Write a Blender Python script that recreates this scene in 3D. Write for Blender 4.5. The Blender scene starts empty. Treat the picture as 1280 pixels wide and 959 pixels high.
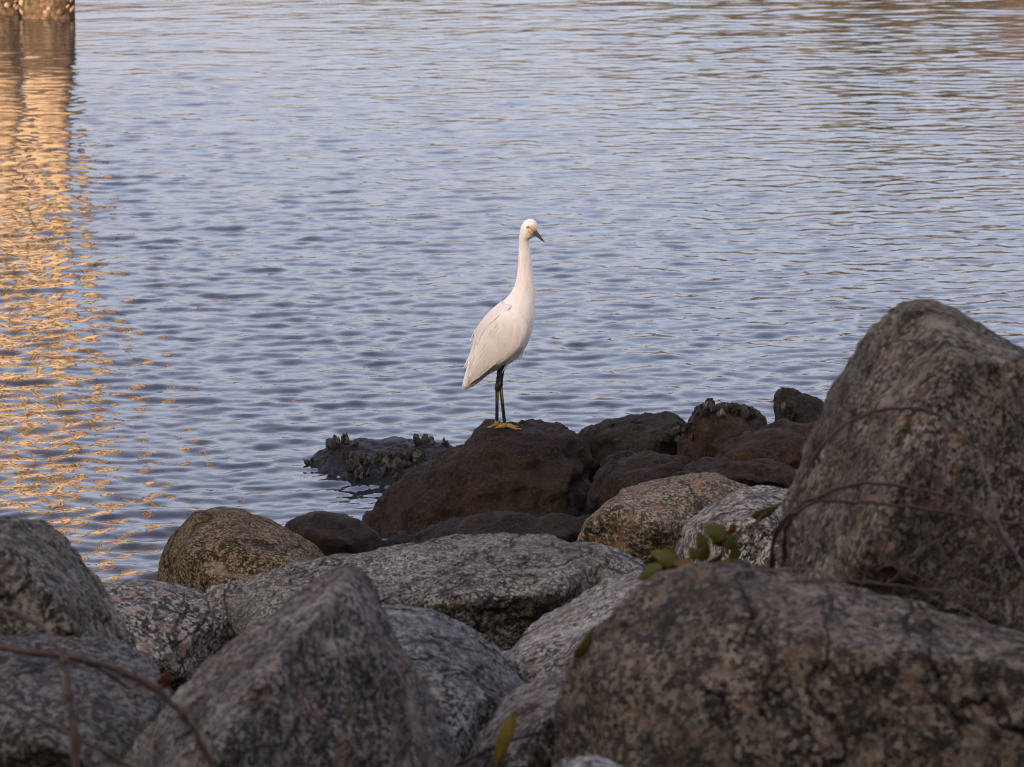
import bpy, bmesh, math, random
import numpy as np
from mathutils import Vector, Matrix
from mathutils.bvhtree import BVHTree
random.seed(7); np.random.seed(7)
S = bpy.context.scene; COL = S.collection; R = math.radians

# ------------------------------------------------------------------ camera, sky, sun, exposure
CAM_H, PITCH, HFOV = 2.34, R(10.5), R(16.0)
cam = bpy.data.cameras.new('camera'); camo = bpy.data.objects.new('camera', cam); COL.objects.link(camo)
camo.location = (0, 0, CAM_H); camo.rotation_euler = (math.pi/2-PITCH, 0, 0)
cam.sensor_width = 36; cam.lens = 18/math.tan(HFOV/2); cam.clip_start = .1; cam.clip_end = 2000
cam.dof.use_dof = True; cam.dof.focus_distance = 10.4; cam.dof.aperture_fstop = 13.5
S.camera = camo
SUN_EL, SUN_AZ = R(13), R(207)          # azimuth clockwise from +Y: behind the camera, to its left
w = bpy.data.worlds.new('World'); S.world = w; w.use_nodes = True
nt = w.node_tree; bg = nt.nodes['Background']
sk = nt.nodes.new('ShaderNodeTexSky'); sk.sky_type = 'NISHITA'; sk.sun_disc = False
sk.sun_elevation = SUN_EL; sk.sun_rotation = SUN_AZ; sk.air_density = 1.0; sk.dust_density = 6.5; sk.ozone_density = 1.5
veil = nt.nodes.new('ShaderNodeMix'); veil.data_type = 'RGBA'; veil.inputs[0].default_value = .40     # thin even high cloud
veil.inputs[7].default_value = (2.2, 1.72, 2.3, 1); nt.links.new(sk.outputs[0], veil.inputs[6]); nt.links.new(veil.outputs[2], bg.inputs[0]); bg.inputs[1].default_value = .13
sun = bpy.data.lights.new('sun', 'SUN'); suno = bpy.data.objects.new('sun', sun); COL.objects.link(suno)
sun.energy = 2.6; sun.angle = R(.6); sun.color = (1, .81, .58)
sd = Vector((math.sin(SUN_AZ)*math.cos(SUN_EL), math.cos(SUN_AZ)*math.cos(SUN_EL), math.sin(SUN_EL)))
suno.rotation_euler = sd.to_track_quat('Z', 'Y').to_euler()
S.view_settings.view_transform = 'Standard'; S.view_settings.look = 'None'
S.cycles.filter_width = 1.1; S.view_settings.gamma = 1; S.view_settings.exposure = 2.28

# ------------------------------------------------------------------ helpers
FPX = 640/math.tan(HFOV/2); CP, SP = math.cos(PITCH), math.sin(PITCH); CAM = Vector((0, 0, CAM_H))
def ray(px, py):
    u = (px-640)/FPX; v = (479.5-py)/FPX
    return Vector((u, CP+v*SP, -SP+v*CP))
def pt(px, py, d):                       # world point at ground distance d in front of the viewer
    r = ray(px, py); return CAM+r*(d/r.y)
def on_water(px, py):
    r = ray(px, py); return CAM+r*(-CAM_H/r.z)
def tag(o, label=None, cat=None, group=None, kind=None):
    for k, v in (('label', label), ('category', cat), ('group', group), ('kind', kind)):
        if v: o[k] = v
    return o
def empty(name, loc, label, cat, group=None):
    o = bpy.data.objects.new(name, None); o.empty_display_size = .05; o.location = loc; COL.objects.link(o)
    return tag(o, label, cat, group)
def obj(name, verts, faces, mat, parent=None, loc=None, smooth=True):
    """verts in world space; origin put at loc (or the parent's place)"""
    base = Vector(loc) if loc is not None else (world_loc(parent) if parent else Vector((0, 0, 0)))
    me = bpy.data.meshes.new(name)
    v = np.asarray([tuple(p) for p in verts] if not isinstance(verts, np.ndarray) else verts, float)-np.array(base)
    me.from_pydata(v.tolist() if len(v) < 200000 else v, [], faces)
    if mat: me.materials.append(mat)
    if smooth: me.polygons.foreach_set('use_smooth', [True]*len(me.polygons))
    me.update()
    o = bpy.data.objects.new(name, me); COL.objects.link(o)
    if parent:
        o.parent = parent; o.location = base-world_loc(parent)
    else: o.location = base
    return o
def world_loc(o):
    l = Vector(o.location)
    while o.parent: o = o.parent; l += Vector(o.location)
    return l
def catmull(P, n):
    P = np.asarray(P, float); Q = np.vstack([2*P[0]-P[1], P, 2*P[-1]-P[-2]]); out = []
    for i in range(len(P)-1):
        p0, p1, p2, p3 = Q[i:i+4]
        for k in range(n):
            t = k/n
            out.append(.5*((2*p1)+(-p0+p2)*t+(2*p0-5*p1+4*p2-p3)*t*t+(-p0+3*p1-3*p2+p3)*t**3))
    out.append(P[-1]); return np.array(out)
def rings_mesh(rings):
    """rings: list of (n,3) arrays -> verts, faces with fan caps"""
    n = len(rings[0]); V = [tuple(p) for r in rings for p in r]; F = []
    for i in range(len(rings)-1):
        for k in range(n):
            k2 = (k+1) % n; F.append((i*n+k, i*n+k2, (i+1)*n+k2, (i+1)*n+k))
    for i, flip in ((0, True), (len(rings)-1, False)):
        c = len(V); V.append(tuple(np.mean(rings[i], 0)))
        for k in range(n):
            a, b = i*n+k, i*n+(k+1) % n
            F.append((c, b, a) if flip else (c, a, b))
    return V, F
def tube(pts, rad, n=7, sub=6):
    P = catmull([tuple(p) for p in pts], sub)
    rr = np.interp(np.linspace(0, 1, len(P)), np.linspace(0, 1, len(rad)), rad) if hasattr(rad, '__len__') else np.full(len(P), rad)
    rings = []; nx = None
    for i in range(len(P)):
        t = Vector(P[min(i+1, len(P)-1)]-P[max(i-1, 0)]).normalized()
        if nx is None: nx = t.orthogonal().normalized()
        nx = (nx-t*nx.dot(t)).normalized(); ny = t.cross(nx)
        rings.append(np.array([tuple(Vector(P[i])+(nx*math.cos(a)+ny*math.sin(a))*rr[i]) for a in np.arange(n)*2*math.pi/n]))
    return rings_mesh(rings)
def merge(parts):
    V, F = [], []
    for v, f in parts:
        b = len(V); V += [tuple(p) for p in v]; F += [tuple(i+b for i in q) for q in f]
    return V, F

# ------------------------------------------------------------------ materials
class NB:
    def __init__(s, name):
        s.m = bpy.data.materials.new(name); s.m.use_nodes = True; s.t = s.m.node_tree; s.b = s.t.nodes['Principled BSDF']
        s.co = s.t.nodes.new('ShaderNodeTexCoord').outputs['Object']
    def n(s, kind, ins=None, **a):
        x = s.t.nodes.new('ShaderNode'+kind)
        for k, v in a.items(): setattr(x, k, v)
        for k, v in (ins or {}).items():
            if hasattr(v, 'is_linked'): s.t.links.new(v, x.inputs[k])
            else: x.inputs[k].default_value = v
        return x
    def map(s, scale=(1, 1, 1), rot=(0, 0, 0), loc=(0, 0, 0)):
        return s.n('Mapping', {'Vector': s.co, 'Scale': scale, 'Rotation': rot, 'Location': loc}).outputs[0]
    def noise(s, sc, det=4, rough=.6, v=None, dist=0):
        return s.n('TexNoise', {'Vector': v or s.co, 'Scale': sc, 'Detail': det, 'Roughness': rough, 'Distortion': dist}).outputs['Fac']
    def vor(s, sc, v=None, out='Color', feature='F1', rnd=1):
        return s.n('TexVoronoi', {'Vector': v or s.co, 'Scale': sc, 'Randomness': rnd}, feature=feature).outputs[out]
    def ramp(s, f, stops, interp='LINEAR'):
        x = s.n('ValToRGB', {'Fac': f}); x.color_ramp.interpolation = interp; e = x.color_ramp.elements
        while len(e) < len(stops): e.new(.5)
        for el, (p, c) in zip(e, stops):
            el.position = p; el.color = (c, c, c, 1) if not hasattr(c, '__len__') else (*c, 1)
        return x.outputs[0]
    def mix(s, f, a, b, mode='MIX'):
        x = s.n('Mix', data_type='RGBA', blend_type=mode)
        for i, v in ((0, f), (6, a), (7, b)):
            if hasattr(v, 'is_linked'): s.t.links.new(v, x.inputs[i])
            else: x.inputs[i].default_value = v if i == 0 else (*v, 1)
        return x.outputs[2]
    def math(s, op, a, b=0.):
        return s.n('Math', {0: a, 1: b}, operation=op).outputs[0]
    def bump(s, h, dist, strength=1, nrm=None):
        ins = {'Height': h, 'Distance': dist, 'Strength': strength}
        if nrm: ins['Normal'] = nrm
        return s.n('Bump', ins).outputs[0]
    def done(s, col, rough, nrm=None, spec=.3):
        for k, v in (('Base Color', col), ('Roughness', rough), ('Normal', nrm), ('Specular IOR Level', spec)):
            if v is None: continue
            if hasattr(v, 'is_linked'): s.t.links.new(v, s.b.inputs[k])
            else: s.b.inputs[k].default_value = (*v, 1) if hasattr(v, '__len__') else v
        return s.m
def plain(name, col, rough=.6, spec=.3, var=.25, scale=30):
    b = NB(name); f = b.noise(scale)
    c = b.mix(f, tuple(x*(1-var) for x in col), tuple(x*(1+var) for x in col))
    return b.done(c, rough, spec=spec)

def granite(name, light=(.30, .29, .28), mid=(.13, .125, .13), dark=(.022, .022, .024), pink=(.30, .20, .15), pinkamt=.5,
            stain=.3, staincol=(.018, .016, .012), streak=1., seed=0., brown=0., grain=1., rot=.6):
    grain *= 1.05+.42*((seed*.618) % 1)
    light, mid, dark, pink = [tuple(x*k_*w_ for x, w_ in zip(c_, (1.03, 1.01, .85))) for c_, k_ in ((light, .92), (mid, .80), (dark, .95), (pink, .8))]
    b = NB(name); loc = (seed*3.1, seed*1.7, seed*2.3)
    v = b.map((1, streak, 1), (rot, .4, rot), loc)
    wv = b.n('TexNoise', {'Vector': v, 'Scale': 30*grain, 'Detail': 3.}).outputs['Color']
    vv = b.n('MixRGB', {'Fac': .0045, 'Color1': v, 'Color2': wv}).outputs[0]
    n1 = b.noise(75*grain, 6, .8, vv); n2 = b.noise(15*grain, 4, .6, vv)
    cell = b.n('SeparateColor', {'Color': b.vor(115*grain, vv)}); cg = cell.outputs[0]
    cell2 = b.n('SeparateColor', {'Color': b.vor(230*grain, vv)}).outputs[1]
    g = b.math('ADD', b.math('ADD', b.math('MULTIPLY', cg, .40), b.math('MULTIPLY', cell2, .34)), b.math('ADD', b.math('MULTIPLY', n1, .3), b.math('MULTIPLY', n2, .5)))
    g = b.math('MULTIPLY', g, 1/1.54)
    c = b.ramp(g, [(.37, dark), (.44, tuple((x+y*.9)/2 for x, y in zip(dark, mid))), (.50, mid), (.57, tuple((x+y)/2 for x, y in zip(mid, light))), (.66, light)])
    c = b.mix(b.ramp(cell.outputs[1], [(.87, 0.), (.9, .8)]), c, tuple(x*1.1 for x in light))
    c = b.mix(b.ramp(cell.outputs[2], [(.80, 0.), (.83, .85)]), c, dark)
    pk = b.math('MULTIPLY', b.ramp(b.noise(21*grain, 3, .55, vv), [(.53, 0.), (.66, 1.)]), pinkamt)
    c = b.mix(pk, c, pink)
    big = b.noise(2.3, 4, .6, v)
    c = b.mix(b.ramp(big, [(.42, 0.), (.65, .5)]), c, tuple(x*.8 for x in mid))
    if brown: c = b.mix(brown, c, (1.2, .86, .52), 'MULTIPLY')
    if seed % 3 != 1:      # pale lichen spots on two stones out of three
        li = b.math('MULTIPLY', b.ramp(b.noise(11, 6, .7, v), [(.60, 0.), (.66, .55)]), b.ramp(b.noise(2.1, 2, .5, v), [(.45, 0.), (.6, 1.)]))
        c = b.mix(li, c, (.27, .27, .22))
    ck = b.math('ABSOLUTE', b.math('SUBTRACT', b.noise(1.9, 5, .62, v, .5), .5 if seed % 2 else .56))
    ckm = b.ramp(ck, [(.0, 1.), (.007, 0.)])
    c = b.mix(b.math('MULTIPLY', ckm, .75), c, (.012, .011, .010))
    vn = b.math('ABSOLUTE', b.math('SUBTRACT', b.noise(1.3, 3, .5, b.map((1, 2.2, 1), (.3, .9, seed), loc), .3), .52))
    c = b.mix(b.math('MULTIPLY', b.ramp(vn, [(.003, .5), (.010, 0.)]), b.ramp(b.noise(3, 2, .5, v), [(.45, 0.), (.55, .8)])), c, tuple(x*1.25 for x in light))
    st = b.math('MULTIPLY', b.ramp(b.noise(4.2, 7, .72, v, .4), [(.62-.35*stain, 0.), (.72-.3*stain, 1.)]), .82)
    st = b.math('MULTIPLY', st, b.ramp(b.noise(45, 4, .7, v), [(.3, 1.), (.68, .35)]))
    c = b.mix(st, c, staincol)
    nr = b.bump(b.noise(34*grain, 6, .68, v), .012, .75)
    nr = b.bump(n1, .004, .6, nr)
    nr = b.bump(b.ramp(ck, [(0., 0.), (.014, 1.)]), .02, .8, nr)
    return b.done(c, .88, nr, .1)

def darkrock(name, a=(.012, .009, .0075), bcol=(.045, .030, .022), red=(.065, .034, .022), seed=0., rough=.75):
    a, bcol, red = [tuple(x*k_ for x, k_ in zip(c_, (.53, .53, .45))) for c_ in (a, bcol, red)]
    b = NB(name); v = b.map((1, 1, 1), (0, 0, 0), (seed, seed*1.3, seed*.7))
    c = b.ramp(b.noise(9, 6, .65, v), [(.32, a), (.62, bcol)])
    c = b.mix(b.math('MULTIPLY', b.ramp(b.noise(5, 5, .6, v), [(.5, 0.), (.68, 1.)]), .55), c, red)
    sp = b.noise(110, 4, .75, v)
    c = b.mix(b.ramp(sp, [(.54, 0.), (.68, .7)]), c, (.06, .046, .036))
    c = b.mix(b.ramp(sp, [(.36, .7), (.45, 0.)]), c, (.004, .0036, .003))
    c = b.mix(b.ramp(b.noise(26, 4, .6, v), [(.64, 0.), (.72, .4)]), c, (.085, .055, .035))
    nr = b.bump(b.noise(28, 7, .7, v), .02, .8)
    return b.done(c, rough, nr, .12 if rough > .5 else .14)

M = {}
M['wet'] = darkrock('wet_black_rock', (.004, .0048, .006), (.009, .0105, .0135), (.009, .0085, .0075), 3., .45)
M['oyster'] = plain('oyster_shell', (.022, .019, .014), .6, .4, .6, 60)
M['oyster_pale'] = plain('pale_oyster_shell', (.10, .072, .045), .6, .4, .4, 60)
M['vine'] = plain('bramble_stem', (.040, .016, .013), .6, .3, .4, 40)
M['twig'] = plain('dry_twig', (.055, .034, .022), .7, .3, .4, 40)
M['grass'] = plain('grey_dry_stalk', (.085, .068, .058), .7, .3, .4, 40)
def leafmat(name, a, b_, c_):
    b = NB(name)
    c = b.ramp(b.noise(22, 4, .6), [(.35, a), (.52, b_), (.72, c_)])
    b.b.inputs['Transmission Weight'].default_value = 0
    return b.done(c, .5, b.bump(b.noise(90, 3), .002, .5), .12)
M['leaf_g'] = leafmat('green_bramble_leaf', (.044, .048, .009), (.058, .062, .011), (.10, .072, .014))
M['leaf_y'] = leafmat('yellowing_leaf', (.095, .068, .012), (.12, .085, .014), (.075, .064, .014))
M['leaf_r'] = leafmat('reddening_leaf', (.15, .034, .02), (.11, .05, .018), (.07, .06, .014))

# ------------------------------------------------------------------ setting: bank, water, far shore
def bank_z(x, y):
    z = np.minimum(.78, .62-(y-4.6)*.19)
    return np.maximum(z, -2.2)
xs = np.concatenate([np.linspace(-160, -8, 30), np.linspace(-7, 7, 113), np.linspace(8, 160, 30)])
ys = np.concatenate([np.linspace(-120, -4, 24), np.linspace(-3, 14, 137), np.linspace(15, 25, 8)])
X, Y = np.meshgrid(xs, ys); Z = bank_z(X, Y)
Z += .05*np.sin(X*3.1+Y*1.3)*np.sin(Y*2.7-X*.8)+.02*np.sin(X*9.1+Y*5)*np.sin(Y*8.3)
nx = len(xs); F = [(j*nx+i, j*nx+i+1, (j+1)*nx+i+1, (j+1)*nx+i) for j in range(len(ys)-1) for i in range(nx-1)]
b = NB('shore_soil'); c = b.ramp(b.noise(14, 6, .7), [(.35, (.008, .007, .005)), (.6, (.03, .024, .018)), (.75, (.06, .05, .04))])
tag(obj('shore_bank', np.stack([X, Y, Z], -1).reshape(-1, 3), F, b.done(c, .9, b.bump(b.noise(25, 6, .7), .03, 1))), 'dark soil bank under the boulders', None, None, 'structure')

def water():
    ang = [0.]; step = .00065
    half = R(10.5)
    fine = list(np.arange(0, half, .00105))
    a = fine[-1]; g = .0013
    while a < R(89): a += g; g *= 1.09; fine.append(min(a, R(89)))
    th = np.array([-t for t in fine[:0:-1]]+fine)
    r = [6.2]
    while r[-1] < 46: r.append(r[-1]*1.0014)
    k = .0022
    while r[-1] < 230: r.append(r[-1]*(1+k)); k *= 1.05
    r = np.array([.5, 2., 4.]+r)
    T, Rr = np.meshgrid(th, r); X = (Rr*np.sin(T)).astype(np.float32); Y = (Rr*np.cos(T)).astype(np.float32)
    rng = np.random.RandomState(11); Z = np.zeros_like(X)
    gust = .78+.22*np.sin(X*.21+Y*.13+1)*np.sin(Y*.11-X*.07)+.18*np.sin(X*.55+.6+.3*np.sin(Y*.3))*np.sin(Y*.27)
    nw = 110
    for i in range(nw):
        lam = .065*(1.5/.065)**(i/(nw-1.))*rng.uniform(.93, 1.07)
        ang = rng.normal(math.radians(97), math.radians(33))
        kx, ky = 2*math.pi/lam*math.cos(ang), 2*math.pi/lam*math.sin(ang)
        slope = SLOPE*(math.exp(-((math.log(lam)-math.log(.12))/.85)**2)+.12)
        amp = slope*lam/(2*math.pi)
        ph = rng.uniform(0, 6.28)
        P = kx*X+ky*Y+ph
        P += .9*np.sin(X*rng.uniform(.5, 1.6)+Y*rng.uniform(.3, .9)+rng.uniform(0, 6.28))
        s = np.sin(P)
        Z += amp*(s+.36*np.cos(2*P))*gust*np.clip((lam/np.maximum(Rr*.0014, Rr*Rr/8500)-1.3)/1.7, 0, 1)
    fade = np.clip((230-Rr)/150, 0, 1)*np.clip((Rr-3)/4, 0, 1)
    Z *= fade
    # the swell dies in the lee of the rocks
    V = np.stack([X, Y, Z], -1).reshape(-1, 3).astype(float)
    nr, nc = X.shape
    idx = np.arange(nr*nc).reshape(nr, nc)
    Fq = np.stack([idx[:-1, 1:], idx[:-1, :-1], idx[1:, :-1], idx[1:, 1:]], -1).reshape(-1, 4)[:, ::-1]
    me = bpy.data.meshes.new('water')
    me.vertices.add(len(V)); me.vertices.foreach_set('co', V.astype(np.float32).ravel())
    me.loops.add(Fq.size); me.loops.foreach_set('vertex_index', Fq.astype(np.int32).ravel())
    me.polygons.add(len(Fq)); me.polygons.foreach_set('loop_start', np.arange(0, Fq.size, 4, dtype=np.int32))
    me.polygons.foreach_set('use_smooth', np.ones(len(Fq), bool))
    me.update(calc_edges=True); me.validate()
    b = NB('rippled_water')
    v = b.map((1, 1.5, 1))
    nr_ = b.bump(b.noise(15, 3, .5, v, .4), .008, .16)
    m = b.done((.013, .016, .018), .03, nr_, .5); b.b.inputs['IOR'].default_value = 1.32
    me.materials.append(m)
    o = bpy.data.objects.new('water', me); COL.objects.link(o)
    tag(o, 'rippled blue grey water of the creek', None, None, 'structure')
SLOPE = .0245
water()

def wood(name, label, spots, mats, leaf, n, rng, parent=None):
    """a mass of trees: trunks and leaf clumps, each spot = (x, y, z0, height, crown radius)"""
    V, F, MI = [], [], []
    for (x, y, z0, h, cr) in spots:
        v, f = tube([(x, y, z0-.5), (x+rng.normal(0, .2), y, z0+h*.4), (x+rng.normal(0, .4), y, z0+h*.85)], [.035*h, .025*h, .006*h], 7, 3)
        b = len(V); V += v; F += [tuple(i+b for i in q) for q in f]; MI += [0]*len(f)
        cl = [(rng.normal(0, .5*cr), rng.normal(0, .5*cr), z0+h*rng.uniform(.08, .86), cr*rng.uniform(.4, .7)) for _ in range(11)]
        for (dx, dy, zc, r) in cl:
            mi = 1+rng.randint(len(mats)-1)
            for _ in range(n):
                d = rng.normal(0, 1, 3); d /= np.linalg.norm(d); d *= r*rng.uniform(.55, 1.08)
                c = np.array([x+dx, y+dy, zc])+d; c[2] = min(max(c[2], z0+.05), z0+h)
                a = rng.normal(0, 1, 3); a /= np.linalg.norm(a); e = np.cross(a, rng.normal(0, 1, 3)); e /= np.linalg.norm(e)
                s = leaf*rng.uniform(.5, 1.2); b = len(V)
                V += [tuple(c-a*s), tuple(c+e*s*.55), tuple(c+a*s), tuple(c-e*s*.55)]; F.append((b, b+1, b+2, b+3)); MI.append(mi)
    o = obj(name, V, F, None, smooth=False)
    for m in mats: o.data.materials.append(m)
    o.data.polygons.foreach_set('material_index', MI)
    return tag(o, label, None, None, 'stuff')
rng = np.random.RandomState(3)
bark = plain('tree_bark', (.09, .065, .045), .9, .2, .4, 8)
sm = [bark, plain('shade_leaf', (.04, .06, .02), .6, .3, .5, 3), plain('shade_leaf_light', (.06, .08, .025), .6, .3, .5, 3)]
sp = []
for i in range(56):
    x = -58+(i//2)*3.3+1.6*(i % 2)
    sp.append((x+rng.normal(0, .4), -6.5-2.6*(i % 2)+rng.normal(0, .5), .7, rng.uniform(6.6, 7.4) if x > -13 else rng.uniform(5.6, 6.4), 2.3))
wood('shade_wood', 'dense green trees added out of view behind the viewer to shade the near shore', sp, sm, .44, 110, rng)  # unseen trees, added to keep direct sun off the near rocks and egret
fm = [bark, plain('autumn_leaf', (.085, .055, .022), .6, .2, .5, 1), plain('olive_leaf', (.055, .050, .018), .6, .3, .5, 1), plain('rust_leaf', (.085, .045, .022), .6, .3, .5, 1)]
sp = []
for i in range(50):
    x = -34+i*1.45; k = max(0, min(1, (x+3)/16))
    sp.append((x+rng.normal(0, .8), 98-24*k+3*(i % 2)+rng.normal(0, 1), .5, 3.7+2.7*k+rng.uniform(-1., 1.5), 2.5+.9*k))
wood('far_wood', 'sunlit autumn trees along the opposite shore', sp, fm, .55, 34, rng)
V, F = [], []
xs = np.linspace(-300, 300, 61)
for x in xs:
    yb = 94-24*max(0, min(1, (x+3)/16))+1.5*math.sin(x*.2)
    V += [(x, yb-5, -.6), (x, yb, .55+.1*math.sin(x)), (x, yb+40, 1.2), (x, 900, 2)]
for i in range(len(xs)-1):
    for k in range(3): F.append((i*4+k, i*4+4+k, i*4+5+k, i*4+1+k))
tag(obj('far_bank', V, F, plain('marsh_grass', (.12, .09, .04), .9, .2, .4, 1.5)), 'low grassy bank across the water', None, None, 'structure')

# ------------------------------------------------------------------ boulders
BV = {}; ROCKS = {}
TX = {}
def tex(kind, size, depth=3):
    key = (kind, size)
    if key not in TX:
        t = bpy.data.textures.new(f'{kind.lower()}_relief', 'CLOUDS'); t.noise_scale = size
        if kind == 'RIDGE': t.noise_type = 'HARD_NOISE'; t.noise_depth = 2
        if kind == 'CLOUDS': t.noise_depth = depth
        TX[key] = t
    return TX[key]
def rock(key, name, label, cat, hulls, mat, voxel, smooth=3, d1=.03, d2=.012, d3=.005, group=None):
    d2 *= 1.5; d3 *= 1.7
    bm = bmesh.new()
    for h in hulls:
        d = h['d']; P = []
        out = [pt(p[0], p[1], d+(p[2] if len(p) > 2 else 0)) for p in h['out']]
        c = sum(out, Vector())/len(out)
        P += out
        P += [pt(x, y, d+dd) for x, y, dd in h.get('front', [])]
        th = h.get('back', .3); sh = h.get('shrink', .62)
        P += [c+(p-c)*sh+Vector((0, th, -.12*th)) for p in out]
        P += [c+(p-c)*.92+Vector((0, th*.45, -.1*th)) for p in out]
        b2 = bmesh.new()
        for p in P: b2.verts.new(p)
        res = bmesh.ops.convex_hull(b2, input=b2.verts)
        junk = list({e for e in res['geom_interior']+res['geom_unused'] if isinstance(e, bmesh.types.BMVert)})
        bmesh.ops.delete(b2, geom=junk, context='VERTS')
        tmp = bpy.data.meshes.new('tmp'); b2.to_mesh(tmp); b2.free(); bm.from_mesh(tmp); bpy.data.meshes.remove(tmp)
    co = np.array([tuple(v.co) for v in bm.verts])
    loc = Vector((co[:, 0].mean(), co[:, 1].mean(), co[:, 2].min()))
    for v in bm.verts: v.co -= loc
    me = bpy.data.meshes.new(name); bm.to_mesh(me); bm.free()
    o = bpy.data.objects.new(name, me); o.location = loc; COL.objects.link(o)
    m = o.modifiers.new('r', 'REMESH'); m.mode = 'VOXEL'; m.voxel_size = voxel; m.use_smooth_shade = True
    m = o.modifiers.new('s', 'SMOOTH'); m.iterations = smooth; m.factor = .5
    for kind, size, st in (('RIDGE', .26, d1*1.5), ('CLOUDS', .07, d2), ('CLOUDS', .022, d3)):
        if st:
            m = o.modifiers.new('d', 'DISPLACE'); m.texture = tex(kind, size); m.texture_coords = 'GLOBAL'; m.strength = st; m.mid_level = .27 if kind == 'RIDGE' else .5
    bpy.context.view_layer.update()
    dg = bpy.context.evaluated_depsgraph_get()
    nm = bpy.data.meshes.new_from_object(o.evaluated_get(dg)); o.modifiers.clear(); o.data = nm; nm.name = name; bpy.data.meshes.remove(me)
    nm.materials.clear(); nm.materials.append(mat)
    nm.polygons.foreach_set('use_smooth', [True]*len(nm.polygons))
    tag(o, label, cat, group)
    BV[key] = BVHTree.FromPolygons([tuple(v.co+loc) for v in nm.vertices], [tuple(p.vertices) for p in nm.polygons])
    ROCKS[key] = o
    return o
def hit(key, px, py):
    r = ray(px, py).normalized(); p, n, i, dist = BV[key].ray_cast(CAM, r)
    return p, n
GD = 'dark tidal rocks at the water edge'; GG = 'grey granite boulders of the bank'
dk1 = darkrock('brown_tidal_rock', seed=1.); dk2 = darkrock('brown_tidal_rock_olive', (.012, .011, .008), (.042, .034, .022), (.05, .034, .02), 5.)
dk3 = darkrock('rusty_tidal_rock', (.015, .010, .007), (.06, .038, .025), (.075, .036, .022), 8.)
# egret's rock
rock('A', 'tidal_rock', 'large dark brown rock the white egret stands on', 'rock', [
    dict(d=10.35, out=[(440, 750), (446, 700), (455, 658), (474, 624), (508, 592), (550, 569), (585, 564), (660, 575), (735, 590), (752, 615), (745, 680), (600, 750)],
         front=[(500, 660, -.16), (560, 592, -.12), (640, 596, -.24), (706, 606, -.24), (640, 660, -.3), (600, 720, -.24), (715, 660, -.24)], back=.5),
    dict(d=10.32, out=[(572, 575), (590, 543), (604, 533), (650, 537), (688, 537), (714, 536), (730, 552), (742, 580), (735, 610), (600, 610)],
         front=[(622, 541, -.09), (650, 543, -.09), (600, 575, -.12), (705, 545, -.06), (712, 600, -.18), (640, 604, -.19), (575, 600, -.1)], back=.34),
], dk1, .011, 3, .05, .028, .012, GD)
rock('A2', 'tidal_rock', 'low dark slab in front of the egret rock, just above the long granite boulder', 'rock', [
    dict(d=9.75, out=[(440, 745), (466, 706), (495, 676), (530, 660), (600, 655), (680, 650), (735, 643), (760, 660), (750, 720), (600, 740), (480, 740)],
         front=[(560, 680, -.12), (700, 672, -.12), (620, 700, -.2)], back=.3)], darkrock('dark_slab', (.012, .010, .009), (.04, .032, .028), (.045, .03, .024), 2.), .010, 1, .045, .024, .011, GD)
rock('B', 'tidal_rock', 'wet black oyster-covered rock lying in the water left of the egret', 'rock', [
    dict(d=11.25, out=[(380, 584), (388, 572), (408, 556), (440, 551), (500, 549), (545, 553), (580, 562), (600, 600), (560, 625), (400, 618)],
         front=[(400, 582, -.12), (440, 572, -.14), (500, 570, -.15), (440, 612, -.32), (540, 612, -.4), (500, 590, -.3), (405, 600, -.2)], back=.3)], M['wet'], .009, 2, .016, .016, .010, GD)
rock('C', 'tidal_rock', 'flat-topped dark rock just right of the egret rock with two oysters on top', 'rock', [
    dict(d=10.85, out=[(715, 560), (728, 538), (765, 531), (810, 524), (850, 523), (864, 535), (866, 590), (720, 600)],
         front=[(760, 548, -.12), (830, 548, -.14), (790, 580, -.2)], back=.35)], dk2, .010, 1, .045, .024, .011, GD)
rock('D', 'tidal_rock', 'rounded dark brown rock topped with a crust of oysters', 'rock', [
    dict(d=10.6, out=[(850, 575), (858, 545), (876, 519), (903, 506), (930, 514), (966, 537), (985, 580), (860, 600)],
         front=[(880, 545, -.12), (920, 540, -.14), (900, 580, -.2)], back=.35)], dk3, .010, 1, .045, .024, .011, GD)
rock('E', 'tidal_rock', 'upright pointed dark rock beside the big granite boulder', 'rock', [
    dict(d=10.95, out=[(968, 545), (970, 492), (979, 482), (995, 486), (1022, 505), (1045, 525), (1050, 580), (968, 590)],
         front=[(990, 510, -.08), (1015, 530, -.12)], back=.25)], darkrock('dark_upright_rock', (.009, .008, .007), (.034, .028, .021), (.04, .03, .02), 4.), .010, 2, .025, .018, .009, GD)
rock('F', 'tidal_rock', 'sloping rusty brown rock under the upright pointed rock', 'rock', [
    dict(d=10.15, out=[(878, 595), (900, 568), (940, 548), (985, 533), (1040, 524), (1080, 540), (1080, 620), (880, 620)],
         front=[(940, 570, -.14), (1010, 560, -.14), (960, 600, -.2)], back=.35)], dk3, .010, 1, .045, .024, .011, GD)
rock('G', 'tidal_rock', 'dark brown boulder between the egret rock and the tan-faced granite', 'rock', [
    dict(d=9.85, out=[(735, 640), (742, 592), (765, 574), (815, 569), (855, 577), (880, 600), (870, 650)],
         front=[(770, 595, -.12), (830, 592, -.14), (800, 630, -.2)], back=.3)], dk1, .010, 1, .045, .024, .011, GD)
rock('H', 'tidal_rock', 'flat reddish brown rock behind the two pale granite boulders', 'rock', [
    dict(d=9.45, out=[(838, 600), (860, 587), (910, 580), (960, 586), (1010, 592), (1030, 630), (840, 640)],
         front=[(890, 594, -.1), (960, 600, -.12)], back=.3)], dk3, .010, 1, .045, .024, .011, GD)
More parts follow.
